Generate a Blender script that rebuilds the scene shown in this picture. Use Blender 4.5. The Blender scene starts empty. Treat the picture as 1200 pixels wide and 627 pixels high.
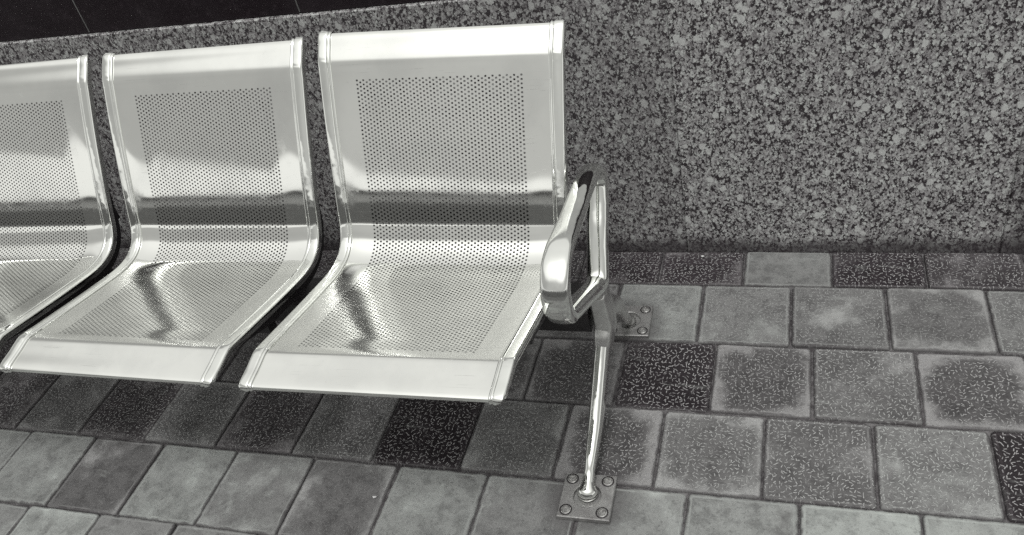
import bpy, math, random
from mathutils import Vector, Matrix

# ---------------------------------------------------------------- basics
S = 0.2                      # one paving tile = 0.2 m; layout below is in tiles, meshes in metres
scene = bpy.context.scene
col = scene.collection
R = math.radians

def tag(o, label=None, cat=None, group=None, kind=None):
    if label: o['label'] = label
    if cat: o['category'] = cat
    if group: o['group'] = group
    if kind: o['kind'] = kind
    return o

def mesh_obj(name, verts, faces, mat=None, parent=None, smooth=False, scale=S, sharp=None):
    me = bpy.data.meshes.new(name)
    me.from_pydata([(v[0]*scale, v[1]*scale, v[2]*scale) for v in verts], [], faces)
    me.update()
    if mat: me.materials.append(mat)
    if smooth:
        me.polygons.foreach_set('use_smooth', [True]*len(me.polygons))
        if sharp: me.set_sharp_from_angle(angle=R(sharp))
    o = bpy.data.objects.new(name, me)
    col.objects.link(o)
    if parent: o.parent = parent
    return o

def empty(name, loc=(0, 0, 0)):
    o = bpy.data.objects.new(name, None)
    o.empty_display_size = .1
    o.location = [c*S for c in loc]
    col.objects.link(o)
    return o

class MB:
    """collects verts / faces"""
    def __init__(s): s.v = []; s.f = []
    def add(s, v, f):
        n = len(s.v); s.v += [tuple(p) for p in v]; s.f += [tuple(i+n for i in q) for q in f]
    def box(s, x0, x1, y0, y1, z0, z1):
        s.add([(x0,y0,z0),(x1,y0,z0),(x1,y1,z0),(x0,y1,z0),(x0,y0,z1),(x1,y0,z1),(x1,y1,z1),(x0,y1,z1)],
              [(0,3,2,1),(4,5,6,7),(0,1,5,4),(1,2,6,5),(2,3,7,6),(3,0,4,7)])
    def loft(s, rings, cap=True):
        n = len(rings[0]); V = []; F = []
        for r in rings: V += [tuple(p) for p in r]
        for i in range(len(rings)-1):
            for j in range(n):
                a = i*n+j; b = i*n+(j+1) % n
                F.append((a, b, b+n, a+n))
        if cap:
            F.append(tuple(range(n))[::-1]); F.append(tuple((len(rings)-1)*n+j for j in range(n)))
        s.add(V, F)
    def disc(s, c, r0, r1, h0, h1, n=20):
        pass

# ---------------------------------------------------------------- node helper
class NT:
    def __init__(s, name):
        s.m = bpy.data.materials.new(name); s.m.use_nodes = True
        s.t = s.m.node_tree; s.t.nodes.clear()
        s.out = s.t.nodes.new('ShaderNodeOutputMaterial')
        s.b = s.t.nodes.new('ShaderNodeBsdfPrincipled')
        s.t.links.new(s.b.outputs[0], s.out.inputs[0])
    def n(s, typ, **kw):
        o = s.t.nodes.new(typ)
        for k, v in kw.items(): setattr(o, k, v)
        return o
    def l(s, a, b): s.t.links.new(a, b)
    def put(s, sock, v):
        if hasattr(v, 'is_output') or isinstance(v, bpy.types.NodeSocket): s.l(v, sock)
        elif v is not None: sock.default_value = v
    def math(s, op, a, b=None, c=None, clamp=False):
        o = s.n('ShaderNodeMath', operation=op, use_clamp=clamp)
        for i, v in enumerate((a, b, c)): 
            if v is not None: s.put(o.inputs[i], v)
        return o.outputs[0]
    def vmath(s, op, a, b=None, scale=None, out=0):
        o = s.n('ShaderNodeVectorMath', operation=op)
        s.put(o.inputs[0], a)
        if b is not None: s.put(o.inputs[1], b)
        if scale is not None: s.put(o.inputs['Scale'], scale)
        return o.outputs[out]
    def noise(s, vec, scale, detail=4, rough=.55, dist=0, w=None):
        o = s.n('ShaderNodeTexNoise')
        if w is not None:
            o.noise_dimensions = '4D'; s.put(o.inputs['W'], w)
        s.l(vec, o.inputs['Vector'])
        o.inputs['Scale'].default_value = scale; o.inputs['Detail'].default_value = detail
        o.inputs['Roughness'].default_value = rough; o.inputs['Distortion'].default_value = dist
        return o
    def smooth(s, v, a, b, lo=0., hi=1.):
        o = s.n('ShaderNodeMapRange', interpolation_type='SMOOTHSTEP')
        s.put(o.inputs[0], v)
        for i, q in enumerate((a, b, lo, hi)): s.put(o.inputs[i+1], q)
        return o.outputs[0]
    def mix(s, f, a, b, blend='MIX'):
        o = s.n('ShaderNodeMix', data_type='RGBA', blend_type=blend)
        s.put(o.inputs[0], f)
        for i, v in ((6, a), (7, b)):
            if isinstance(v, (tuple, list)): v = tuple(v)+(1.,) if len(v) == 3 else v
            s.put(o.inputs[i], v)
        return o.outputs[2]
    def ramp(s, f, stops, interp='LINEAR'):
        o = s.n('ShaderNodeValToRGB'); s.put(o.inputs[0], f)
        cr = o.color_ramp; cr.interpolation = interp
        while len(cr.elements) < len(stops): cr.elements.new(.5)
        for e, (p, c) in zip(cr.elements, stops):
            e.position = p; e.color = tuple(c)+(1.,) if len(c) == 3 else c
        return o.outputs[0]
    def bump(s, h, dist, strength=1., normal=None):
        o = s.n('ShaderNodeBump'); o.inputs['Strength'].default_value = strength
        o.inputs['Distance'].default_value = dist; s.l(h, o.inputs['Height'])
        if normal is not None: s.l(normal, o.inputs['Normal'])
        return o.outputs[0]

def g(v, tint=0.):
    """neutral tone: tint>0 leans violet (darks of the picture), <0 leans green (lights)"""
    return (v*(1+.10*tint), v*(1-.08*tint), v*(1+.04*tint))

# ---------------------------------------------------------------- materials
def mat_panel():
    t = NT('satin_stainless'); tc = t.n('ShaderNodeTexCoord'); P = tc.outputs['Object']
    n1 = t.noise(P, 9, 4, .6).outputs[0]
    mp = t.n('ShaderNodeMapping'); t.l(P, mp.inputs[0]); mp.inputs['Scale'].default_value = (3, 160, 160)
    n2 = t.noise(mp.outputs[0], 1.2, 2, .5).outputs[0]
    sp = t.noise(P, 70, 3, .7).outputs[0]
    smud = t.smooth(n1, .42, .72)
    colr = t.mix(smud, (.83, .835, .81), (.76, .765, .745))
    colr = t.mix(t.smooth(sp, .66, .78, 0, .25), colr, (.5, .5, .5))
    t.b.inputs['Metallic'].default_value = 1
    r = t.math('ADD', t.smooth(n1, .3, .75, .03, .07), t.math('MULTIPLY', n2, .02))
    def scr(rz, sc, lo, hi):
        m2 = t.n('ShaderNodeMapping'); t.l(P, m2.inputs[0]); m2.inputs['Rotation'].default_value = (.4, rz*.6, rz); m2.inputs['Scale'].default_value = (6, 420, 300)
        return t.math('MULTIPLY', t.smooth(t.noise(m2.outputs[0], sc, 1, .5).outputs[0], lo, hi), t.smooth(t.noise(P, 16, 3, .6).outputs[0], .46, .64))
    sc_ = t.math('MAXIMUM', scr(.35, 1., .70, .74), scr(-.9, 1.3, .71, .75))
    hand = t.math('MULTIPLY', t.smooth(t.noise(P, 21, 5, .7, .8).outputs[0], .56, .70), .06)
    r = t.math('ADD', r, t.math('ADD', t.math('MULTIPLY', sc_, .16), hand))
    sx = t.n('ShaderNodeSeparateXYZ'); t.l(P, sx.inputs[0])
    wear = t.math('MULTIPLY', t.smooth(sx.outputs[1], .045, -.02), t.smooth(sx.outputs[1], -.262, -.245))   # sat-on part of the pan has gone satin
    r = t.math('ADD', r, t.math('MULTIPLY', wear, t.smooth(n1, .3, .7, .10, .15)))
    colr = t.mix(wear, colr, t.mix(1., colr, (.80, .80, .80), 'MULTIPLY'))
    colr = t.mix(t.math('MULTIPLY', sc_, .35), colr, (.45, .45, .44))
    t.l(colr, t.b.inputs['Base Color'])
    t.l(r, t.b.inputs['Roughness'])
    big = t.noise(P, 6, 2, .5).outputs[0]
    nb = t.bump(big, .004, .03)
    t.l(nb, t.b.inputs['Normal'])
    return t.m

def mat_chrome():
    t = NT('polished_steel'); P = t.n('ShaderNodeTexCoord').outputs['Object']
    n1 = t.noise(P, 14, 4, .6).outputs[0]
    t.l(t.mix(t.smooth(n1, .45, .75), (.80, .81, .785), (.70, .705, .69)), t.b.inputs['Base Color'])
    t.b.inputs['Metallic'].default_value = 1
    t.l(t.smooth(n1, .35, .8, .045, .13), t.b.inputs['Roughness'])
    t.l(t.bump(t.noise(P, 22, 2, .5).outputs[0], .002, .4), t.b.inputs['Normal'])
    return t.m

def mat_plate():
    t = NT('dull_steel_plate'); P = t.n('ShaderNodeTexCoord').outputs['Object']
    n1 = t.noise(P, 28, 5, .65).outputs[0]; n2 = t.noise(P, 260, 3, .6).outputs[0]
    c = t.mix(t.smooth(n1, .35, .7), (.42, .42, .415), (.24, .235, .235))
    c = t.mix(t.smooth(n2, .6, .75, 0, .5), c, (.13, .12, .12))
    t.l(c, t.b.inputs['Base Color'])
    t.b.inputs['Metallic'].default_value = .75
    t.l(t.smooth(n1, .3, .8, .36, .55), t.b.inputs['Roughness'])
    t.l(t.bump(n2, .0006, .5), t.b.inputs['Normal'])
    return t.m

def mat_cast():
    t = NT('cast_aluminium'); P = t.n('ShaderNodeTexCoord').outputs['Object']
    n1 = t.noise(P, 30, 4, .6).outputs[0]
    t.l(t.mix(t.smooth(n1, .4, .7), (.62, .62, .61), (.46, .455, .455)), t.b.inputs['Base Color'])
    t.b.inputs['Metallic'].default_value = 1
    t.l(t.smooth(n1, .3, .8, .30, .42), t.b.inputs['Roughness'])
    return t.m

def mat_black():
    t = NT('black_paint'); P = t.n('ShaderNodeTexCoord').outputs['Object']
    n1 = t.noise(P, 40, 4, .6).outputs[0]
    t.l(t.mix(t.smooth(n1, .5, .8), g(.010, 1), g(.022, 1)), t.b.inputs['Base Color'])
    t.b.inputs['Roughness'].default_value = .42
    return t.m

def mat_tiles():
    t = NT('relief_paving_tile'); P = t.n('ShaderNodeTexCoord').outputs['Object']
    at = t.n('ShaderNodeAttribute', attribute_name='tile'); sp = t.n('ShaderNodeSeparateColor')
    t.l(at.outputs['Color'], sp.inputs[0])
    tone, dash, edge, rnd = sp.outputs[0], sp.outputs[1], sp.outputs[2], at.outputs['Alpha']
    uv = t.n('ShaderNodeUVMap', uv_map='tile_uv').outputs[0]
    su = t.n('ShaderNodeSeparateXYZ'); t.l(uv, su.inputs[0])
    du = t.math('ABSOLUTE', t.math('SUBTRACT', su.outputs[0], .5)); dv = t.math('ABSOLUTE', t.math('SUBTRACT', su.outputs[1], .5))
    # rounded distance to the border 0 centre .. 1 edge
    mx = t.math('MAXIMUM', du, dv); mn = t.math('ADD', t.math('MULTIPLY', du, du), t.math('MULTIPLY', dv, dv))
    ed = t.math('ADD', t.math('MULTIPLY', mx, 1.3), t.math('MULTIPLY', mn, 1.35))      # ~.95 at edges, 1.3 corner
    W = t.math('MULTIPLY', rnd, 37.)
    nA = t.noise(P, 9, 5, .62, .3, W).outputs[0]
    nB = t.noise(P, 34, 5, .68, 0, W).outputs[0]
    nC = t.noise(P, 420, 2, .6).outputs[0]
    # --- short worm-like ribs : one randomly turned capsule per voronoi cell
    flat = t.vmath('MULTIPLY', P, (1, 1, 0))
    wob = t.vmath('SCALE', t.vmath('SUBTRACT', t.noise(flat, 120, 1, .5).outputs['Color'], (.5, .5, .5)), scale=.0016)
    flat = t.vmath('MULTIPLY', t.vmath('ADD', flat, wob), (1, 1, 0))
    def ribs(scale, L, wd, off):
        v = t.n('ShaderNodeTexVoronoi', voronoi_dimensions='2D', feature='F1')
        pp = t.vmath('ADD', flat, (off, off*.7, 0)); t.l(pp, v.inputs['Vector'])
        v.inputs['Scale'].default_value = scale; v.inputs['Randomness'].default_value = .86
        d = t.vmath('SUBTRACT', pp, v.outputs['Position'])
        sc = t.n('ShaderNodeSeparateColor'); t.l(v.outputs['Color'], sc.inputs[0])
        an = t.math('MULTIPLY', sc.outputs[0], 6.2832)
        cx = t.n('ShaderNodeCombineXYZ'); t.l(t.math('COSINE', an), cx.inputs[0]); t.l(t.math('SINE', an), cx.inputs[1])
        al = t.vmath('DOT_PRODUCT', d, cx.outputs[0], out='Value')
        cl = t.math('MINIMUM', t.math('MAXIMUM', al, -L), L)
        dd = t.vmath('LENGTH', t.vmath('SUBTRACT', d, t.vmath('SCALE', cx.outputs[0], scale=cl)), out='Value')
        return t.smooth(dd, wd*.55, wd*1.25, 1, 0)
    rib = ribs(118, .0025, .00102, 0)
    # wear: smooth pale cement film hides ribs
    film = t.math('ADD', t.math('MULTIPLY', t.math('SUBTRACT', nA, .5), 3.0), t.math('MULTIPLY', t.math('SUBTRACT', nB, .5), 1.6))
    edgew = t.math('MULTIPLY', t.math('MULTIPLY', t.math('SUBTRACT', edge, .5), 2.), t.math('SUBTRACT', ed, .62))  # + pale edges / - pale centre
    filmv = t.math('ADD', film, t.math('MULTIPLY', edgew, 2.4))
    filmk = t.smooth(filmv, .0, .8)
    filmk = t.math('MULTIPLY', filmk, t.smooth(tone, 0., .35, .28, 1.))
    base = t.ramp(tone, [(0, g(.008, 2.2)), (.25, g(.028, 1.2)), (.5, g(.072, .2)), (.75, g(.155, .0)), (1, g(.29, -.3))])
    base = t.mix(t.smooth(nB, .40, .66), base, t.mix(1., base, (.58, .575, .58), 'MULTIPLY'))
    film_c = t.ramp(tone, [(0, g(.06, 1)), (.3, g(.17, .3)), (.6, g(.28, 0)), (1, g(.39, -.4))])
    colr = t.mix(t.math('MULTIPLY', filmk, .85), base, film_c)
    ribk = t.math('MULTIPLY', t.math('MULTIPLY', rib, dash), t.math('SUBTRACT', 1., t.math('MULTIPLY', filmk, .6)))
    ribk = t.math('MULTIPLY', ribk, t.smooth(nB, .32, .52, .45, 1.))
    ribk = t.math('MULTIPLY', ribk, t.smooth(t.noise(P, 26, 3, .6).outputs[0], .34, .52, .45, 1.))
    rib_c = t.ramp(tone, [(0, g(.36, .1)), (.5, g(.38, 0)), (1, g(.42, -.3))])
    colr = t.mix(t.math('MULTIPLY', ribk, .85), colr, rib_c)
    # grains and dark stains
    colr = t.mix(t.smooth(nC, .56, .72, 0, .30), colr, g(.05, .5))
    st = t.noise(P, 5.5, 6, .7, .6).outputs[0]
    colr = t.mix(t.smooth(st, .55, .74, 0, .55), colr, g(.05, .5))
    # rust-dark dirt ring worn round each bolted plate, and scuffs that run across the joints
    def ring(x, y):
        d2 = t.vmath('LENGTH', t.vmath('SUBTRACT', flat, (x*S, y*S, 0)), out='Value')
        d2 = t.math('ADD', d2, t.math('MULTIPLY', t.math('SUBTRACT', nB, .5), .05))
        return t.smooth(d2, .055, .105, .6, 0)
    colr = t.mix(t.math('MAXIMUM', ring(-1.065, -3.83), ring(-1.035, -1.37)), colr, g(.045, .5))
    m3 = t.n('ShaderNodeMapping'); t.l(P, m3.inputs[0]); m3.inputs['Rotation'].default_value = (0, 0, .5); m3.inputs['Scale'].default_value = (3, 14, 1)
    scuff = t.noise(m3.outputs[0], 2.2, 5, .7, .4).outputs[0]
    colr = t.mix(t.smooth(scuff, .58, .74, 0, .35), colr, g(.30, -.2))
    pit = t.noise(P, 170, 3, .65, 0, W).outputs[0]
    colr = t.mix(t.smooth(pit, .54, .68, 0, .5), colr, t.mix(1., colr, (.45, .44, .45), 'MULTIPLY'))
    rim = t.math('MULTIPLY', t.smooth(t.math('ABSOLUTE', t.math('SUBTRACT', mx, .462)), .004, .014, 1, 0), t.smooth(nB, .42, .6, .2, .8))
    colr = t.mix(t.math('MULTIPLY', rim, .5), colr, film_c)
    # dirt collecting right at the tile border
    colr = t.mix(t.smooth(t.math('ADD', mx, t.math('MULTIPLY', t.math('SUBTRACT', nB, .5), .10)), .472, .494, 0, .7), colr, g(.045, .5))
    t.l(colr, t.b.inputs['Base Color'])
    t.l(t.smooth(tone, 0, 1, .50, .75), t.b.inputs['Roughness'])
    t.b.inputs['Specular IOR Level'].default_value = .35
    b1 = t.bump(t.math('MULTIPLY', rib, dash), .0012, .7)
    b2 = t.bump(t.math('ADD', nC, t.math('MULTIPLY', nB, 1.5)), .0012, .5, b1)
    t.l(b2, t.b.inputs['Normal'])
    return t.m

def mat_grout():
    t = NT('dirty_joint_mortar'); P = t.n('ShaderNodeTexCoord').outputs['Object']
    n = t.noise(P, 45, 5, .7).outputs[0]
    t.l(t.mix(t.smooth(n, .35, .7), g(.03, .8), g(.13, .2)), t.b.inputs['Base Color'])
    t.b.inputs['Roughness'].default_value = .9
    t.l(t.bump(t.noise(P, 300, 3, .6).outputs[0], .003, .6), t.b.inputs['Normal'])
    return t.m

def mat_granite():
    t = NT('grey_speckled_granite'); P = t.n('ShaderNodeTexCoord').outputs['Object']
    mp = t.n('ShaderNodeMapping'); t.l(P, mp.inputs[0]); mp.inputs['Rotation'].default_value = (0, R(58), 0); mp.inputs['Scale'].default_value = (1.18, 1., .95)
    Q = mp.outputs[0]
    wob = t.vmath('SCALE', t.vmath('SUBTRACT', t.noise(Q, 150, 3, .6).outputs['Color'], (.5, .5, .5)), scale=.012)
    Q2 = t.vmath('ADD', Q, wob)
    def vor(scale, feat='F1'):
        v = t.n('ShaderNodeTexVoronoi', feature=feat); t.l(Q2, v.inputs['Vector']); v.inputs['Scale'].default_value = scale
        return v
    vA = vor(160); cA = t.n('ShaderNodeSeparateColor'); t.l(vA.outputs['Color'], cA.inputs[0])     # ~ 9 mm grains
    vB = vor(250); cB = t.n('ShaderNodeSeparateColor'); t.l(vB.outputs['Color'], cB.inputs[0])     # ~ 5 mm
    vC = vor(46); cC = t.n('ShaderNodeSeparateColor'); t.l(vC.outputs['Color'], cC.inputs[0])      # big feldspar
    base = t.ramp(cA.outputs[0], [(0, g(.19, .3)), (.3, g(.31, .1)), (.7, g(.41)), (1, g(.54, -.2))])
    base = t.mix(t.smooth(cB.outputs[1], .62, .9, 0, .5), base, g(.14, .3))
    blot = t.noise(Q, 55, 4, .7).outputs[0]
    fine = t.noise(Q, 420, 3, .65).outputs[0]
    def add(*a):
        r = a[0]
        for q in a[1:]: r = t.math('ADD', r, q)
        return r
    cen = lambda v, k: t.math('MULTIPLY', t.math('SUBTRACT', v, .5), k)
    # dark mica fills the gaps between the pale grains
    dk = add(vA.outputs['Distance'], cen(blot, 1.15), cen(fine, .5), cen(cA.outputs[1], .35))
    base = t.mix(t.smooth(dk, .57, .69), base, g(.028, 1))
    dk2 = add(cB.outputs[0], cen(blot, .9), cen(fine, .3))
    base = t.mix(t.smooth(dk2, .86, .93, 0, .9), base, g(.025, 1))
    base = t.mix(t.smooth(fine, .52, .68, 0, .35), base, g(.07, .4))
    big = t.math('MULTIPLY', t.smooth(cC.outputs[0], .83, .86), t.smooth(t.math('ADD', vC.outputs['Distance'], cen(fine, .3)), .36, .46, 1, 0))
    base = t.mix(t.math('MULTIPLY', big, .85), base, g(.50, -.1))
    sx0 = t.n('ShaderNodeSeparateXYZ'); t.l(P, sx0.inputs[0])
    base = t.mix(t.smooth(sx0.outputs[0], -.101, -.099, .22, 0), base, g(.07, .4))     # the slab behind the bench is a darker one
    # soft drifts in tone, water marks, darker towards the floor
    dr = t.noise(P, 2.2, 4, .6).outputs[0]
    base = t.mix(t.smooth(dr, .50, .74, 0, .45), base, t.mix(1., base, (.45, .43, .45), 'MULTIPLY'))
    sx = t.n('ShaderNodeSeparateXYZ'); t.l(P, sx.inputs[0])
    gr = t.math('ADD', sx.outputs[2], t.math('MULTIPLY', t.math('SUBTRACT', t.noise(P, 12, 4, .6).outputs[0], .5), .05))
    base = t.mix(t.smooth(gr, .012, .055, .80, 0), base, g(.035, .8))
    # old dark stain running down beside the right-hand slab joint
    sd = t.math('ADD', t.math('ABSOLUTE', t.math('SUBTRACT', sx.outputs[0], .655)), t.math('MULTIPLY', t.math('SUBTRACT', t.noise(P, 7, 4, .6).outputs[0], .5), .12))
    base = t.mix(t.smooth(sd, .0, .085, .6, 0), base, g(.03, .8))
    t.l(base, t.b.inputs['Base Color'])
    t.l(t.smooth(blot, .3, .7, .34, .5), t.b.inputs['Roughness'])
    t.b.inputs['Specular IOR Level'].default_value = .3
    t.l(t.bump(blot, .0010, .35), t.b.inputs['Normal'])
    return t.m

def mat_dark_stone():
    t = NT('dark_polished_stone'); P = t.n('ShaderNodeTexCoord').outputs['Object']
    n = t.noise(P, 60, 5, .7).outputs[0]; n2 = t.noise(P, 4, 4, .6).outputs[0]
    c = t.mix(t.smooth(n, .5, .75), g(.010, 2), g(.022, 1.5))
    c = t.mix(t.smooth(n2, .5, .75, 0, .4), c, g(.03, 1))
    t.l(c, t.b.inputs['Base Color']); t.l(t.smooth(n2, .3, .7, .3, .5), t.b.inputs['Roughness'])
    t.b.inputs['Specular IOR Level'].default_value = .25
    return t.m

def mat_plain(name, c, rough=.8, n=.25, scale=6):
    t = NT(name); P = t.n('ShaderNodeTexCoord').outputs['Object']
    k = t.noise(P, scale, 5, .65).outputs[0]
    t.l(t.mix(t.smooth(k, .3, .7), tuple(x*(1-n) for x in c), tuple(x*(1+n) for x in c)), t.b.inputs['Base Color'])
    t.b.inputs['Roughness'].default_value = rough
    return t.m

def mat_bolt():
    t = NT('zinc_bolt'); P = t.n('ShaderNodeTexCoord').outputs['Object']
    n1 = t.noise(P, 200, 3, .6).outputs[0]
    t.l(t.mix(t.smooth(n1, .4, .7), (.52, .52, .51), (.28, .27, .27)), t.b.inputs['Base Color'])
    t.b.inputs['Metallic'].default_value = .9; t.b.inputs['Roughness'].default_value = .38
    return t.m

M = dict(bolt=mat_bolt(), panel=mat_panel(), chrome=mat_chrome(), plate=mat_plate(), cast=mat_cast(), black=mat_black(), tile=mat_tiles(),
         grout=mat_grout(), granite=mat_granite(), dark=mat_dark_stone(), ground=mat_plain('asphalt', g(.07), .9),
         render=mat_plain('painted_render', g(.27), .85), pale=mat_plain('pale_render', g(.7), .85, .1), seam=mat_plain('pale_sealant', g(.10), .7),
         glass=mat_plain('dark_window_glass', g(.02), .1, .1), frame=mat_plain('window_frame_paint', g(.5), .5, .1))

# ---------------------------------------------------------------- camera
f_px = 999.74; yaw, pit, rol = -0.41080, 0.65480, -0.24720
cpos = Vector((0.8168, -8.5477, 6.8445))
fw = Vector((math.sin(yaw)*math.cos(pit), math.cos(yaw)*math.cos(pit), -math.sin(pit)))
rt = Vector((math.cos(yaw), -math.sin(yaw), 0)); up = rt.cross(fw)
rt2 = rt*math.cos(rol)+up*math.sin(rol); up2 = up*math.cos(rol)-rt*math.sin(rol)
cd = bpy.data.cameras.new('camera'); cam = bpy.data.objects.new('camera', cd); col.objects.link(cam)
mw = Matrix((rt2, up2, -fw)).transposed().to_4x4(); mw.translation = cpos*S
cam.matrix_world = mw
cd.sensor_width = 36; cd.lens = 36*f_px/1200; cd.clip_start = .02; cd.clip_end = 2000
scene.camera = cam

# ---------------------------------------------------------------- paving
rnd = random.Random(11)
A0, TW = .647, .9953
# rows 1..5: joint offsets (x of joint 0) and {joint index: (tone, rib strength, edge wear .5 = none, >.5 pale edges, <.5 pale centre)}
OFF = {1: -.7921, 2: -1.2410, 3: -1.0189, 4: -3.4694, 5: -3.1357}
TON = {
 1: {-1: (.22,1,.55), 0: (.25,1,.6), 1: (.78,.12,.45), 2: (.17,1,.55), 3: (.32,1,.55), -2: (.35,.9,.5)},
 2: {-1: (.55,.6,.6), 0: (.85,.35,.45), 1: (.75,.5,.52), 2: (.66,.6,.30), 3: (.62,.45,.72), 4: (.75,.6,.5), 5: (.6,.6,.5)},
 3: {-4: (.5,.8,.6), -3: (.48,.8,.6), -2: (.52,.8,.65), -1: (.48,.9,.75), 0: (.06,1,.62), 1: (.50,.8,.85), 2: (.60,.9,.5), 3: (.50,.9,.92), 4: (.55,.8,.5)},
 4: {-7: (.45,1,.5), -6: (.36,1,.6), -5: (.60,.9,.65), -4: (.34,1,.65), -3: (.62,.9,.7), -2: (.36,1,.7), -1: (.60,.9,.65), 0: (.06,1,.5), 1: (.66,.8,.6),
     2: (.52,.9,.95), 3: (.62,.9,.75), 4: (.58,.9,.5), 5: (.72,.9,.5), 6: (.04,1,.5)},
 5: {-6: (.85,.1,.5), -5: (.85,.1,.5), -4: (.58,.12,.55), -3: (.88,.1,.5), -2: (.76,.12,.5), -1: (.62,.15,.6), 0: (.86,.1,.45), 1: (.78,.15,.6),
     2: (.84,.15,.5), 3: (.86,.15,.5), 4: (.97,.08,.5), 5: (.93,.08,.5), 6: (.85,.1,.5)},
}
verts, faces, cols, uvs = [], [], [], []
def add_tile(x0, x1, y0, y1, attr, r):
    jw = .017 if attr[1] > .2 else .012
    jx, jy = r.uniform(-.0055, .0055), r.uniform(-.0055, .0055)
    x0 += jw*.5+jx; x1 += -jw*.5+jx; y0 += jw*.5+jy; y1 += -jw*.5+jy
    cx, cy = (x0+x1)/2, (y0+y1)/2; hx, hy = (x1-x0)/2, (y1-y0)/2
    rot = r.gauss(0, .0035); dz = r.gauss(0, .006); tx, ty = r.gauss(0, .006), r.gauss(0, .006)
    ca, sa = math.cos(rot), math.sin(rot)
    def ring(ins, z, rad):
        pts = []
        for qx, qy, a0 in ((1,1,0),(-1,1,90),(-1,-1,180),(1,-1,270)):
            for k in range(5):
                a = R(a0+k*22.5)
                pts.append((qx*(hx-ins-rad)+rad*math.cos(a), qy*(hy-ins-rad)+rad*math.sin(a), z))
        return pts
    wob = [r.gauss(0, .0025) for _ in range(20)]
    rings = [ring(0, -.09, .045), ring(.0, -.022, .045), ring(.008, -.006, .045), ring(.022, 0, .045), ring(.034, -.004, .045)]
    n0 = len(verts); a = (attr[0], attr[1], attr[2], r.random())
    for ri, rg in enumerate(rings):
        for (px, py, pz), w in zip(rg, wob):
            k = 1+w*(ri < 4)
            px *= k; py *= k
            verts.append((cx+px*ca-py*sa, cy+px*sa+py*ca, pz+dz+tx*px+ty*py))
    def U(i):
        v = verts[i]; return ((v[0]-cx)/(2*hx)+.5, (v[1]-cy)/(2*hy)+.5)
    for i in range(4):
        for j in range(20):
            q = (n0+i*20+j, n0+i*20+(j+1) % 20, n0+(i+1)*20+(j+1) % 20, n0+(i+1)*20+j)
            faces.append(q); cols.append(a); uvs.extend(U(k) for k in q)
    q = tuple(n0+80+j for j in range(20)); faces.append(q); cols.append(a); uvs.extend(U(k) for k in q)

XL, XR = -15, 9
for row in range(1, 17):
    y1 = 0 if row == 1 else -(A0+(row-2)*TW); y0 = -(A0+(row-1)*TW)
    rr = random.Random(100+row)
    off = OFF.get(row, rr.random())
    if row == 6: off = -3.32
    k = math.floor(XL-off)
    while off+k < XR:
        if row in TON and k in TON[row]: a = TON[row][k]
        elif row <= 4: a = rr.choice([(.12,.9,.55), (.36,.8,.6), (.5,.8,.6), (.3,.9,.5)])
        else: a = (rr.uniform(.72, .92), .1, rr.uniform(.4, .65))
        add_tile(off+k, off+k+1, y0, y1, a, rr); k += 1
me = bpy.data.meshes.new('pavement'); me.from_pydata([tuple(c*S for c in v) for v in verts], [], faces); me.update()
ca = me.color_attributes.new('tile', 'FLOAT_COLOR', 'CORNER')
buf = []
for p, c in zip(me.polygons, cols): buf += list(c)*p.loop_total
ca.data.foreach_set('color', buf)
ul = me.uv_layers.new(name='tile_uv'); ul.data.foreach_set('uv', [q for p in uvs for q in p])
me.materials.append(M['tile'])
me.polygons.foreach_set('use_smooth', [True]*len(me.polygons)); me.set_sharp_from_angle(angle=R(50))
o = bpy.data.objects.new('pavement', me); col.objects.link(o); tag(o, kind='structure')
gm = MB(); gm.add([(XL, -16, -.030), (XR, -16, -.030), (XR, .0, -.030), (XL, .0, -.030)], [(0, 1, 2, 3)])
tag(mesh_obj('paving_bed', gm.v, gm.f, M['grout']), kind='structure')
gm = MB(); gm.add([(-3000, -3000, -.1), (3000, -3000, -.1), (3000, 3000, -.1), (-3000, 3000, -.1)], [(0, 1, 2, 3)])
tag(mesh_obj('ground', gm.v, gm.f, M['ground']), kind='structure')

# ---------------------------------------------------------------- wall
HW = 3.504
def slabs(edges, y0, y1, z0, z1, gap):
    mb = MB(); b = .012
    for xa, xb in zip(edges[:-1], edges[1:]):
        xa += gap/2; xb -= gap/2
        V = [(xa, y1, z0), (xb, y1, z0), (xb, y1, z1), (xa, y1, z1), (xa, y0+b, z0), (xb, y0+b, z0), (xb, y0+b, z1), (xa, y0+b, z1),
             (xa+b, y0, z0), (xb-b, y0, z0), (xb-b, y0, z1-b), (xa+b, y0, z1-b)]
        F = [(0,1,5,4)[::-1], (1,2,6,5)[::-1], (2,3,7,6)[::-1], (3,0,4,7)[::-1], (4,5,9,8), (5,6,10,9), (6,7,11,10), (7,4,8,11), (8,9,10,11), (0,1,2,3)]
        mb.add(V, F)
    return mb
wall = empty('stone_wall', (-3, .3, 0))
tag(wall, 'stone wall behind the bench, grey speckled granite base with a nearly black band above', 'wall')
def wpart(name, mb, m):
    ob = mesh_obj(name, mb.v, mb.f, m, wall); ob.location = (-wall.location.x, -wall.location.y, -wall.location.z); return ob
wpart('granite_cladding', slabs([-18, -14.5, -11, -7.5, -4, -.5, 3.0, 6.5, 10], 0, .25, -.06, HW, .003), M['granite'])
wpart('dark_cladding', slabs([-18, -14.2, -11.05, -7.9, -4.77, -1.6, 1.55, 4.7, 7.85, 10], .05, .25, HW+.01, 4.15, .012), M['dark'])
mb = MB()
for x in (-14.2, -11.05, -7.9, -4.77, -1.6, 1.55, 4.7, 7.85): mb.box(x-.008, x+.008, .053, .2, HW+.02, 4.13)
wpart('sealant_joint', mb, M['seam'])
mb = MB(); mb.box(-18, 10, .26, 1.2, -.08, 4.2); wpart('masonry_core', mb, M['seam'])

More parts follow.
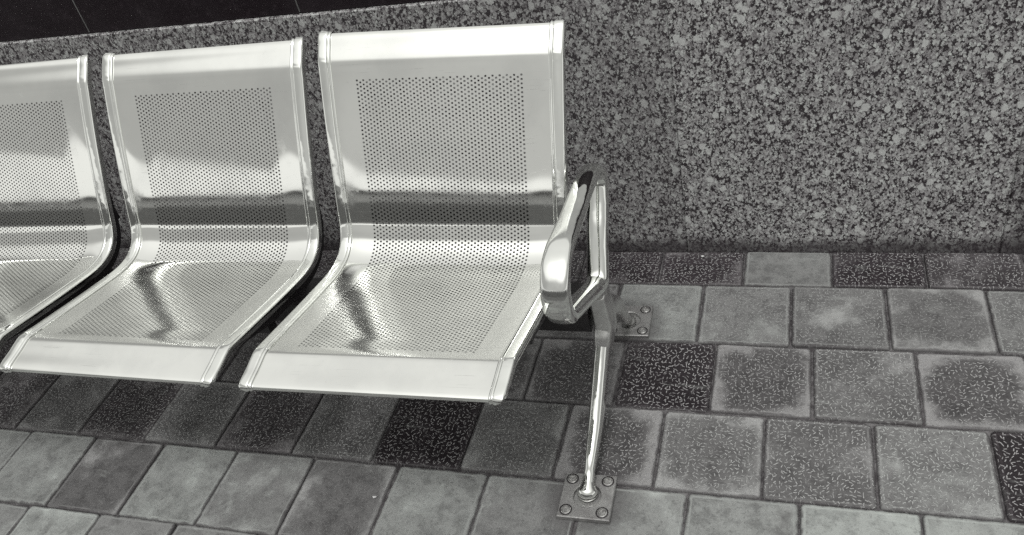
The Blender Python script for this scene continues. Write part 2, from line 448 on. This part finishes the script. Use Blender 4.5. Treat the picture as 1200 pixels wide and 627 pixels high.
# ---------------------------------------------------------------- seat shell
# side profile (y, z) from the top edge of the back to the nose, in tiles
KEY = [(-1.575, 3.865), (-1.60, 3.89), (-1.635, 3.875), (-1.70, 3.80), (-1.79, 3.695), (-1.84, 3.60), (-1.985, 3.32), (-2.10, 3.085), (-2.205, 2.86), (-2.40, 2.43),
       (-2.475, 2.255), (-2.565, 2.13), (-2.70, 2.055), (-2.90, 2.035), (-3.30, 2.10), (-3.80, 2.205), (-4.10, 2.270), (-4.22, 2.296), (-4.275, 2.302), (-4.33, 2.292), (-4.43, 2.270),
       (-4.56, 2.246), (-4.596, 2.230), (-4.598, 2.200)]
def catmull(P, n=24):
    out = []
    Q = [tuple(2*a-b for a, b in zip(P[0], P[1]))]+P+[tuple(2*a-b for a, b in zip(P[-1], P[-2]))]
    for i in range(1, len(Q)-2):
        p0, p1, p2, p3 = Q[i-1:i+3]
        # centripetal
        def d(a, b): return max(1e-6, math.sqrt(math.dist(a, b)))
        t0 = 0; t1 = t0+d(p0, p1); t2 = t1+d(p1, p2); t3 = t2+d(p2, p3)
        for k in range(n):
            t = t1+(t2-t1)*k/n
            L = lambda a, b, ta, tb: tuple(((tb-t)*x+(t-ta)*y)/(tb-ta) for x, y in zip(a, b))
            A1, A2, A3 = L(p0, p1, t0, t1), L(p1, p2, t1, t2), L(p2, p3, t2, t3)
            B1, B2 = L(A1, A2, t0, t2), L(A2, A3, t1, t3)
            out.append(L(B1, B2, t1, t2))
    out.append(P[-1]); return out
curve = catmull(KEY)
# light smoothing
for _ in range(14):
    curve = [curve[0]]+[tuple((a+2*b+c)/4 for a, b, c in zip(curve[i-1], curve[i], curve[i+1])) for i in range(1, len(curve)-1)]+[curve[-1]]
arc = [0]
for a, b in zip(curve[:-1], curve[1:]): arc.append(arc[-1]+math.dist(a, b))
LEN = arc[-1]
import bisect
def prof(s):
    s = min(max(s, 0), LEN); i = min(max(bisect.bisect_right(arc, s)-1, 0), len(arc)-2)
    t = (s-arc[i])/(arc[i+1]-arc[i]); a, b = curve[i], curve[i+1]
    return (a[0]+t*(b[0]-a[0]), a[1]+t*(b[1]-a[1]))
def frame(s):
    a, b = prof(s-.02), prof(s+.02); L = math.dist(a, b) or 1
    ty, tz = (b[0]-a[0])/L, (b[1]-a[1])/L
    return prof(s), (tz, -ty)      # tangent runs down/forward; normal on the sitter's side
def s_at(pt): return arc[min(range(len(curve)), key=lambda i: math.dist(curve[i], pt))]
def sst(x): x = min(max(x, 0), 1); return x*x*(3-2*x)
S_UP, S_KNEE, S_FR = s_at((-1.79, 3.695)), s_at((-2.52, 2.19)), s_at((-4.28, 2.302))
TP = .019
def place(u, s, dn):
    (y, z), (ny, nz) = frame(s)
    y += ny*dn; z += nz*dn
    return (u*(1+TP*(z-3)), y, z)
frame_n = frame(1.0)[1]
SGN = 1 if frame_n[0] < 0 else -1       # normal must point to -y on the back
def dish(u, s):
    e = sst((1.075-abs(u))/.36)
    a = sst((s-S_UP+.02)/.5); b = sst((S_FR-.01-s)/.30)
    D = .012-.008*sst((s-S_UP-.45)/(S_KNEE-.35-S_UP-.45)) + .0135*sst((s-S_KNEE+.12)/.45)
    return -D*e*a*b

NC, CW, CH = 49, .0340, .0390
PU = NC*CW/2
s0 = s_at((-1.868, 3.556)); s1 = s_at((-4.185, 2.290)); NP = int((s1-s0)/CH); s1 = s0+NP*CH
UM = 1.078
ul_ = [-UM+(UM-PU)*i/9 for i in range(9)]+[-PU+i*CW for i in range(NC+1)]+[PU+(UM-PU)*i/9 for i in range(1, 10)]
sl_ = [s0*i/26 for i in range(26)]+[s0+i*CH/2 for i in range(2*NP+1)]+[s1+(LEN-s1)*i/30 for i in range(1, 31)]
iu0, is0 = 9, 26
def build_shell():
    nu, ns = len(ul_), len(sl_); TH = .007
    fr = [frame(s) for s in sl_]
    top, bot = [], []
    def pt(u, s, extra):
        return place(u, s, SGN*(dish(u, s)+extra))
    V = []; F = []; sharp = set()
    for layer in (0, 1):
        for s in sl_:
            for u in ul_: V.append(pt(u, s, -TH*layer))
    NL = nu*ns
    def idx(i, j, l): return l*NL+j*nu+i
    quads = []; holes = []
    for i in range(nu-1):
        inside = iu0 <= i < iu0+NC
        j = 0
        while j < ns-1:
            if inside and is0 <= j < is0+2*NP:
                k = j-is0; odd = (i-iu0) % 2
                if (k+odd) % 2 == 0 and j+2 <= is0+2*NP:
                    holes.append((i, j)); j += 2; continue
            quads.append((i, j)); j += 1
    for i, j in quads:
        F.append((idx(i, j, 0), idx(i+1, j, 0), idx(i+1, j+1, 0), idx(i, j+1, 0)))
        F.append((idx(i, j, 1), idx(i, j+1, 1), idx(i+1, j+1, 1), idx(i+1, j, 1)))
    r = .0116
    for i, j in holes:
        uc = (ul_[i]+ul_[i+1])/2; sc = sl_[j+1]
        ring = []
        for l in (0, 1):
            n0 = len(V)
            for a in (229, 311, 0, 49, 131, 180):       # (i,j) (i+1,j) (i+1,j+1) (i+1,j+2) (i,j+2) (i,j+1)
                V.append(pt(uc+r*math.cos(R(a)), sc+r*math.sin(R(a)), -TH*l))
            ring.append(n0)
        for l in (0, 1):
            O = [idx(i, j, l), idx(i+1, j, l), idx(i+1, j+1, l), idx(i+1, j+2, l), idx(i, j+2, l), idx(i, j+1, l)]
            for k in range(6):
                q = (O[k], O[(k+1) % 6], ring[l]+(k+1) % 6, ring[l]+k)
                F.append(q if l == 0 else q[::-1])
        for k in range(6):
            F.append((ring[0]+k, ring[0]+(k+1) % 6, ring[1]+(k+1) % 6, ring[1]+k))
    # outer rim
    for i in range(nu-1):
        F.append((idx(i, 0, 1), idx(i+1, 0, 1), idx(i+1, 0, 0), idx(i, 0, 0)))
        F.append((idx(i, ns-1, 0), idx(i+1, ns-1, 0), idx(i+1, ns-1, 1), idx(i, ns-1, 1)))
    for j in range(ns-1):
        F.append((idx(0, j, 0), idx(0, j+1, 0), idx(0, j+1, 1), idx(0, j, 1)))
        F.append((idx(nu-1, j+1, 0), idx(nu-1, j, 0), idx(nu-1, j, 1), idx(nu-1, j+1, 1)))
    return V, F

def build_rail(sg):
    # cross-section (w from inner 0 to outer .13, n height)
    sec = [(.004, -.035), (.000, .002), (.003, .012), (.010, .018), (.019, .018), (.026, .011), (.031, .010), (.036, .017), (.043, .0215), (.050, .0225), (.110, .0225), (.122, .020), (.132, .013), (.137, .002), (.138, -.010), (.138, -.050), (.126, -.064), (.015, -.064)]
    rings = []
    N = 230
    for k in range(N+1):
        s = LEN*k/N
        ds = min(s, LEN-s); rad = .10
        cut = 0 if ds > rad else rad-math.sqrt(max(0, rad*rad-(rad-ds)**2))
        wr = 0
        for c0 in (S_UP, S_KNEE, S_FR):             # crimp wrinkles where the tube was bent
            d = s-c0
            if abs(d) < .075: wr += .0055*math.cos(d/.075*math.pi/2)*math.sin(d/.023*math.pi)
        rg = []
        for w, n in sec:
            w2 = min(w, .138-cut*.75); 
            n2 = n+(wr*math.sin(min(max((w-.03)/.08, 0), 1)*math.pi) if n > .01 and .03 <= w <= .11 else 0)
            if n < -.02: n2 = n*(1-.55*sst((s-LEN+.28)/.22))
            rg.append(place(sg*(1.070+w2), s, SGN*n2))
        rings.append(rg if sg*SGN > 0 else rg[::-1])
    mb = MB(); mb.loft(rings); return mb

def build_bracket():
    # black steel ribs that follow the underside of the shell at both sides and tie down to the beam
    mb = MB()
    for sg in (-1, 1):
        rings = []
        for k in range(61):
            s = S_KNEE-.75+(S_FR-.05-S_KNEE+.75)*k/60
            t = k/60; dep = .02+.075*sst(t/.32)*sst((1-t)/.3)
            a, b = sg*1.085, sg*1.165
            top = -.066
            rings.append([place(a, s, SGN*top), place(b, s, SGN*top), place(b, s, SGN*(top-dep)), place(a, s, SGN*(top-dep))])
        mb.loft(rings)
        x0, x1 = sorted((sg*.50, sg*.575))
        # gusset down to the beam
        V = [(-2.80, 1.98), (-3.56, 1.95), (-2.64, 1.34), (-2.22, 1.34), (-2.42, 1.95)]
        n = len(mb.v)
        mb.add([(x0, y, z) for y, z in V]+[(x1, y, z) for y, z in V], [(0,1,2,3,4), (9,8,7,6,5)]+[(i, i+5, (i+1) % 5+5, (i+1) % 5) for i in range(5)])
    mb.box(-1.07, 1.07, -3.62, -3.50, 1.86, 1.99)   # cross ties
    mb.box(-1.07, 1.07, -2.30, -2.20, 2.20, 2.36)
    return mb

bench = empty('bench', (-5, -2.45, 0))
tag(bench, 'metal bench of perforated stainless seats on a black beam, bolted to the paving', 'bench')
def part(name, mb, m, parent=bench, smooth=False, sharp=35, label=None, at=None):
    ob = mesh_obj(name, mb.v, mb.f, m, parent, smooth, S, sharp)
    if parent is bench: ob.location = (-bench.location.x, -bench.location.y, -bench.location.z)
    if label: ob['label'] = label
    return ob

# first seat; origin of its local mesh is the seat centre line at y = -3
SV, SF = build_shell()
seat = mesh_obj('seat', [(x, y+3, z) for x, y, z in SV], SF, M['panel'], bench, True, S, 40)
def shift(mb): mb.v = [(x, y+3, z) for x, y, z in mb.v]; return mb
kids = [mesh_obj('side_rail', *(lambda m: (m.v, m.f))(shift(build_rail(sg))), M['chrome'], seat, True, S, 45) for sg in (-1, 1)]
br = shift(build_bracket()); kids.append(mesh_obj('support_bracket', br.v, br.f, M['black'], seat))
POS = [(-2.3777, -3.0006, -.0146), (-4.9877, -2.9925, -.0060), (-7.605, -3.0068, .0200), (-10.22, -3.0, .004)]
for i, (x, y, a) in enumerate(POS):
    if i == 0: sobj = seat
    else:
        sobj = seat.copy(); col.objects.link(sobj); sobj.parent = bench
        for k in kids:
            c = k.copy(); col.objects.link(c); c.parent = sobj
    sobj.location = (x*S-bench.location.x, y*S-bench.location.y, 0); sobj.rotation_euler = (0, 0, a)

# the end seat has been bent a little: its front right corner rides high
def bend(ob):
    ob.data = ob.data.copy()
    for v in ob.data.vertices:
        yl = v.co.y/S
        v.co.z += .030*v.co.x*min(max(-yl/1.4+.1, -1), 1.1)
    ob.data.update()
for ob in [seat]+kids: bend(ob)

# beam
mb = MB(); b = .03
x0, x1 = -11.56, -1.10
sec = [(-2.65+b, 1.06), (-2.65, 1.06+b), (-2.65, 1.36-b), (-2.65+b, 1.36), (-2.20-b, 1.36), (-2.20, 1.36-b), (-2.20, 1.06+b), (-2.20-b, 1.06)]
mb.loft([[(x0, y, z) for y, z in sec], [(x1, y, z) for y, z in sec]])
part('beam', mb, M['black'])

# ---------------------------------------------------------------- swept bars in the side frames
def sweep(path, n=24, closed=False, sub=8, bias=None):
    """path: (x, y, z, width along x, depth in the frame plane, roundness 2=ellipse .. 6=box)"""
    if not closed: C = catmull([tuple(p) for p in path], sub)
    else:
        P = [tuple(p) for p in path]; m = len(P); ext = P[-2:]+P+P[:3]
        C = catmull(ext, sub)[2*sub:(2+m)*sub]
    rings = []
    m = len(C)
    for i, c in enumerate(C):
        a = C[i-1] if (i > 0 or closed) else C[i]; b_ = C[(i+1) % m] if (i < m-1 or closed) else C[i]
        T = Vector((b_[0]-a[0], b_[1]-a[1], b_[2]-a[2])).normalized()
        X = Vector((1, 0, 0)); X = (X-T*X.dot(T)).normalized(); N = T.cross(X)
        e = 2/c[5]; rg = []
        for k in range(n):
            t = 2*math.pi*(k+.5)/n; ct, st = math.cos(t), math.sin(t)
            p = Vector(c[:3])+X*(c[3]/2*math.copysign(abs(ct)**e, ct))+N*(c[4]/2*math.copysign(abs(st)**e, st))
            rg.append(tuple(p))
        rings.append(rg)
    mb = MB(); mb.loft(rings, cap=not closed)
    if closed:
        q = len(rings); 
        for j in range(n):
            mb.f.append(((q-1)*n+j, (q-1)*n+(j+1) % n, (j+1) % n, j))
    return mb

def end_frame(xc, mirror=1):
    X = lambda d: xc+mirror*d
    # armrest loop: post -> top -> handle -> lower link
    loop = [(X(.0), -2.6, 1.74, 0.205, 0.17, 2.8), (X(.0), -2.5, 1.86, 0.205, 0.16, 2.8), (X(.0), -2.34, 2.11, 0.205, 0.16, 2.6), (X(.0), -2.15, 2.36, 0.205, 0.16, 2.5), (X(.0), -2.08, 2.51, 0.205, 0.16, 2.4), (X(-.015), -2.13, 2.63, 0.2, 0.15, 2.3), (X(-.015), -2.28, 2.685, 0.205, 0.145, 2.2), (X(-.015), -2.6, 2.725, 0.205, 0.14, 2.2), (X(-.015), -2.97, 2.742, 0.212, 0.14, 2.2), (X(-.015), -3.3, 2.772, 0.222, 0.135, 2.4), (X(-.015), -3.5, 2.768, 0.232, 0.13, 3), (X(-.015), -3.65, 2.712, 0.24, 0.125, 3.3), (X(-.015), -3.745, 2.6, 0.24, 0.125, 3.3), (X(-.015), -3.775, 2.45, 0.238, 0.13, 3.2), (X(-.015), -3.71, 2.3, 0.23, 0.135, 3), (X(-.015), -3.55, 2.185, 0.21, 0.15, 2.6), (X(-.015), -3.2, 1.99, 0.19, 0.16, 2.4), (X(-.015), -2.9, 1.825, 0.185, 0.17, 2.4), (X(-.015), -2.72, 1.735, 0.185, 0.18, 2.6)]
    part('armrest', sweep(loop, 28, True, 8), M['chrome'], smooth=True, sharp=60)
    # front leg: cast head, collar, polished blade, swaged ball foot
    head = [(X(-.05), -2.56, 1.62, .15, .18, 3.), (X(-.045), -2.50, 1.44, .18, .27, 4.), (X(-.02), -2.54, 1.15, .20, .28, 4), (X(-.03), -2.62, 1.02, .19, .26, 3.6), (X(-.038), -2.67, .945, .18, .24, 3.2)]
    hd = part('leg_casting', sweep(head, 28), M['cast'], smooth=True, sharp=60)
    fl = [(X(-.042), -2.655, .97, .160, .21, 2.2), (X(-.06), -2.85, .77, .158, .20, 2.2), (X(-.085), -3.25, .42, .15, .18, 2.1), (X(-.10), -3.55, .235, .118, .15, 2.2), (X(-.107), -3.66, .165, .105, .11, 2.), (X(-.11), -3.71, .135, .112, .115, 2.),
          (X(-.112), -3.75, .105, .150, .150, 2.), (X(-.114), -3.785, .070, .205, .19, 2.), (X(-.115), -3.81, .036, .195, .18, 2.), (X(-.115), -3.82, .012, .10, .10, 2.)]
    part('leg', sweep(fl, 24), M['chrome'], smooth=True, sharp=70)
    rl = [(X(-.04), -2.56, 1.24, .14, .16, 2.6), (X(-.04), -2.30, 1.12, .16, .22, 2.8), (X(-.05), -1.95, .80, .15, .22, 2.6), (X(-.07), -1.68, .42, .13, .17, 2.4), (X(-.08), -1.49, .19, .11, .13, 2.1), (X(-.085), -1.44, .125, .115, .12, 2.),
          (X(-.085), -1.41, .09, .165, .155, 2.), (X(-.085), -1.385, .05, .18, .165, 2.), (X(-.085), -1.38, .006, .08, .08, 2.)]
    part('leg', sweep(rl, 24), M['cast'], smooth=True, sharp=70)
    for (yc, dx, ang) in ((-3.82, -.115, .012), (-1.36, -.085, .03)):
        base_plate(X(dx), yc, ang)

def base_plate(xc, yc, ang):
    h = .255; t = .048; n = 32; mb = MB()
    ca, sa = math.cos(ang), math.sin(ang)
    def T(x, y, z): return (xc+x*ca-y*sa, yc+x*sa+y*ca, z)
    def sq(hh, z):
        out = []
        for k in range(n):
            a = 2*math.pi*k/n+math.pi/4; cx, cy = math.cos(a), math.sin(a); m = max(abs(cx), abs(cy))
            out.append(T(hh*cx/m, hh*cy/m, z))
        return out
    def ci(r, z, off=0): return [T(r*math.cos(2*math.pi*k/n+math.pi/4), r*math.sin(2*math.pi*k/n+math.pi/4)-off, z) for k in range(n)]
    z0 = -.004
    rings = [sq(h, z0), sq(h, t-.008), sq(h-.008, t), ci(.142, t), ci(.136, t-.004), ci(.132, .004), ci(.01, .003)]
    mb.loft(rings, cap=True)
    pl = part('base_plate', mb, M['plate'], smooth=True, sharp=30)
    for sx in (-1, 1):
        for sy in (-1, 1):
            bx, by = sx*.175, sy*.178; q = MB(); rr = random.Random(int(sx*3+sy*7+yc*11))
            a0 = rr.uniform(0, 1)
            def rg(r, z, k6=False):
                return [T(bx+r*math.cos(2*math.pi*k/18+a0), by+r*math.sin(2*math.pi*k/18+a0), z) for k in range(18)]
            q.loft([rg(.050, t-.003), rg(.050, t+.006), rg(.046, t+.010), rg(.040, t+.011), rg(.038, t+.020), rg(.033, t+.026), rg(.020, t+.027), rg(.017, t+.018), rg(.005, t+.017)])
            bo = mesh_obj('bolt', q.v, q.f, M['bolt'], pl, True, S, 35)
            q = MB(); q.loft([rg(.062, t-.002), rg(.062, t+.004), rg(.056, t+.006), rg(.030, t+.006)])
            mesh_obj('dark_bolt_ring', q.v, q.f, M['black'], pl, True, S, 35)  # added black ring, stands in for the shaded recess round the bolt

end_frame(-.95, 1)
end_frame(-11.65, -1)

def chip(loc, size, label):
    q = MB(); rr = random.Random(int(size*1000)); n = 7
    prof_ = [(r_, z_) for r_, z_ in ((.7, 0), (1, .12), (.85, .3), (.4, .38))]
    q.loft([[(size*r_*(1+.0)*rad*math.cos(a), size*r_*rad*math.sin(a)*.6, size*z_) for a, rad in zip([2*math.pi*k/n for k in range(n)], RAD)] for RAD in [[rr.uniform(.7, 1.2) for _ in range(n)]] for r_, z_ in prof_])
    o = mesh_obj('plaster_chip', q.v, q.f, M['frame']); o.location = [c*S for c in loc]
    tag(o, label, 'plaster chip', 'crumbs of white plaster on the paving')
chip((-.30, -.12, .004), .028, 'white crumb of plaster on the dark ribbed tile against the granite wall')
chip((-3.25, -4.06, .004), .024, 'white crumb of plaster on the pale smooth tile in front of the seats')

# ---------------------------------------------------------------- the other side of the street (seen only in reflections)
bl = empty('building', (-4, -80, 0))
tag(bl, 'low grey rendered building across the street, seen only as a reflection', 'building')
def bpart(name, mb, m):
    ob = mesh_obj(name, mb.v, mb.f, m, bl); ob.location = (-bl.location.x, -bl.location.y, -bl.location.z); return ob
mb = MB(); mb.box(-120, 110, -110, -80, -.1, 19.7); bpart('wall', mb, M['render'])
mb = MB(); mb.box(-120, 110, -110, -79.9, 19.72, 22.0); bpart('parapet', mb, M['pale'])
mb = MB(); mb.box(-122, 112, -112, -79.2, 22.02, 22.5); bpart('roof', mb, M['dark'])

# ---------------------------------------------------------------- light
w = bpy.data.worlds.new('World'); scene.world = w; w.use_nodes = True
nt = w.node_tree; nt.nodes.clear()
sky = nt.nodes.new('ShaderNodeTexSky'); sky.sky_type = 'NISHITA'; sky.sun_disc = False
SUN_EL, SUN_AZ = R(68), R(172)
sky.sun_elevation = SUN_EL; sky.sun_rotation = SUN_AZ; sky.air_density = 1.2; sky.dust_density = 6; sky.ozone_density = 1
bw = nt.nodes.new('ShaderNodeRGBToBW'); bg = nt.nodes.new('ShaderNodeBackground'); ou = nt.nodes.new('ShaderNodeOutputWorld')
nt.links.new(sky.outputs[0], bw.inputs[0]); tint = nt.nodes.new('ShaderNodeMix'); tint.data_type = 'RGBA'; tint.blend_type = 'MULTIPLY'; tint.inputs[0].default_value = 1
def wn(op, *a):
    o = nt.nodes.new('ShaderNodeMath'); o.operation = op
    for i, v in enumerate(a):
        if isinstance(v, (int, float)): o.inputs[i].default_value = v
        else: nt.links.new(v, o.inputs[i])
    return o.outputs[0]
def wst(v, a, b, lo, hi):
    o = nt.nodes.new('ShaderNodeMapRange'); o.interpolation_type = 'SMOOTHSTEP'; nt.links.new(v, o.inputs[0])
    for i, q in enumerate((a, b, lo, hi)): o.inputs[i+1].default_value = q
    return o.outputs[0]
wtc = nt.nodes.new('ShaderNodeTexCoord'); wsp = nt.nodes.new('ShaderNodeSeparateXYZ'); nt.links.new(wtc.outputs['Generated'], wsp.inputs[0])
cl = nt.nodes.new('ShaderNodeTexNoise'); nt.links.new(wtc.outputs['Generated'], cl.inputs['Vector']); cl.inputs['Scale'].default_value = 2.2; cl.inputs['Detail'].default_value = 5
zz = wn('ADD', wsp.outputs[2], wn('MULTIPLY', wn('SUBTRACT', cl.outputs[0], .5), .02))
bank = wn('MULTIPLY', wst(zz, .250, .263, 0, 1), wst(zz, .56, .68, 1, 0))      # unseen grey cloud bank, added for the seat-back reflections; clear strip below
dens = wn('ADD', .37, wn('MULTIPLY', cl.outputs[0], .25))
fac = wn('SUBTRACT', 1, wn('MULTIPLY', bank, dens))
skyv = wn('MULTIPLY', wn('ADD', wn('MULTIPLY', bw.outputs[0], .35), 2.95), fac)      # overcast veil evens the sky out
nt.links.new(skyv, tint.inputs[6]); tint.inputs[7].default_value = (.998, 1, .962, 1); nt.links.new(tint.outputs[2], bg.inputs[0]); nt.links.new(bg.outputs[0], ou.inputs[0])
bg.inputs[1].default_value = .15
sd = bpy.data.lights.new('sun', 'SUN'); sd.energy = 1.0; sd.angle = R(14); sd.color = (1, .985, .965)
so = bpy.data.objects.new('sun', sd); col.objects.link(so)
d = Vector((math.sin(SUN_AZ)*math.cos(SUN_EL), math.cos(SUN_AZ)*math.cos(SUN_EL), math.sin(SUN_EL)))
so.rotation_euler = d.to_track_quat('Z', 'Y').to_euler(); so.location = d*20

# ---------------------------------------------------------------- output
scene.render.engine = 'CYCLES'
scene.view_settings.view_transform = 'Standard'; scene.view_settings.look = 'None'
scene.view_settings.exposure = .65; scene.view_settings.gamma = 1; scene.view_settings.use_curve_mapping = False
scene.cycles.sample_clamp_indirect = 5; scene.cycles.max_bounces = 10; scene.cycles.glossy_bounces = 6; scene.cycles.use_denoising = False
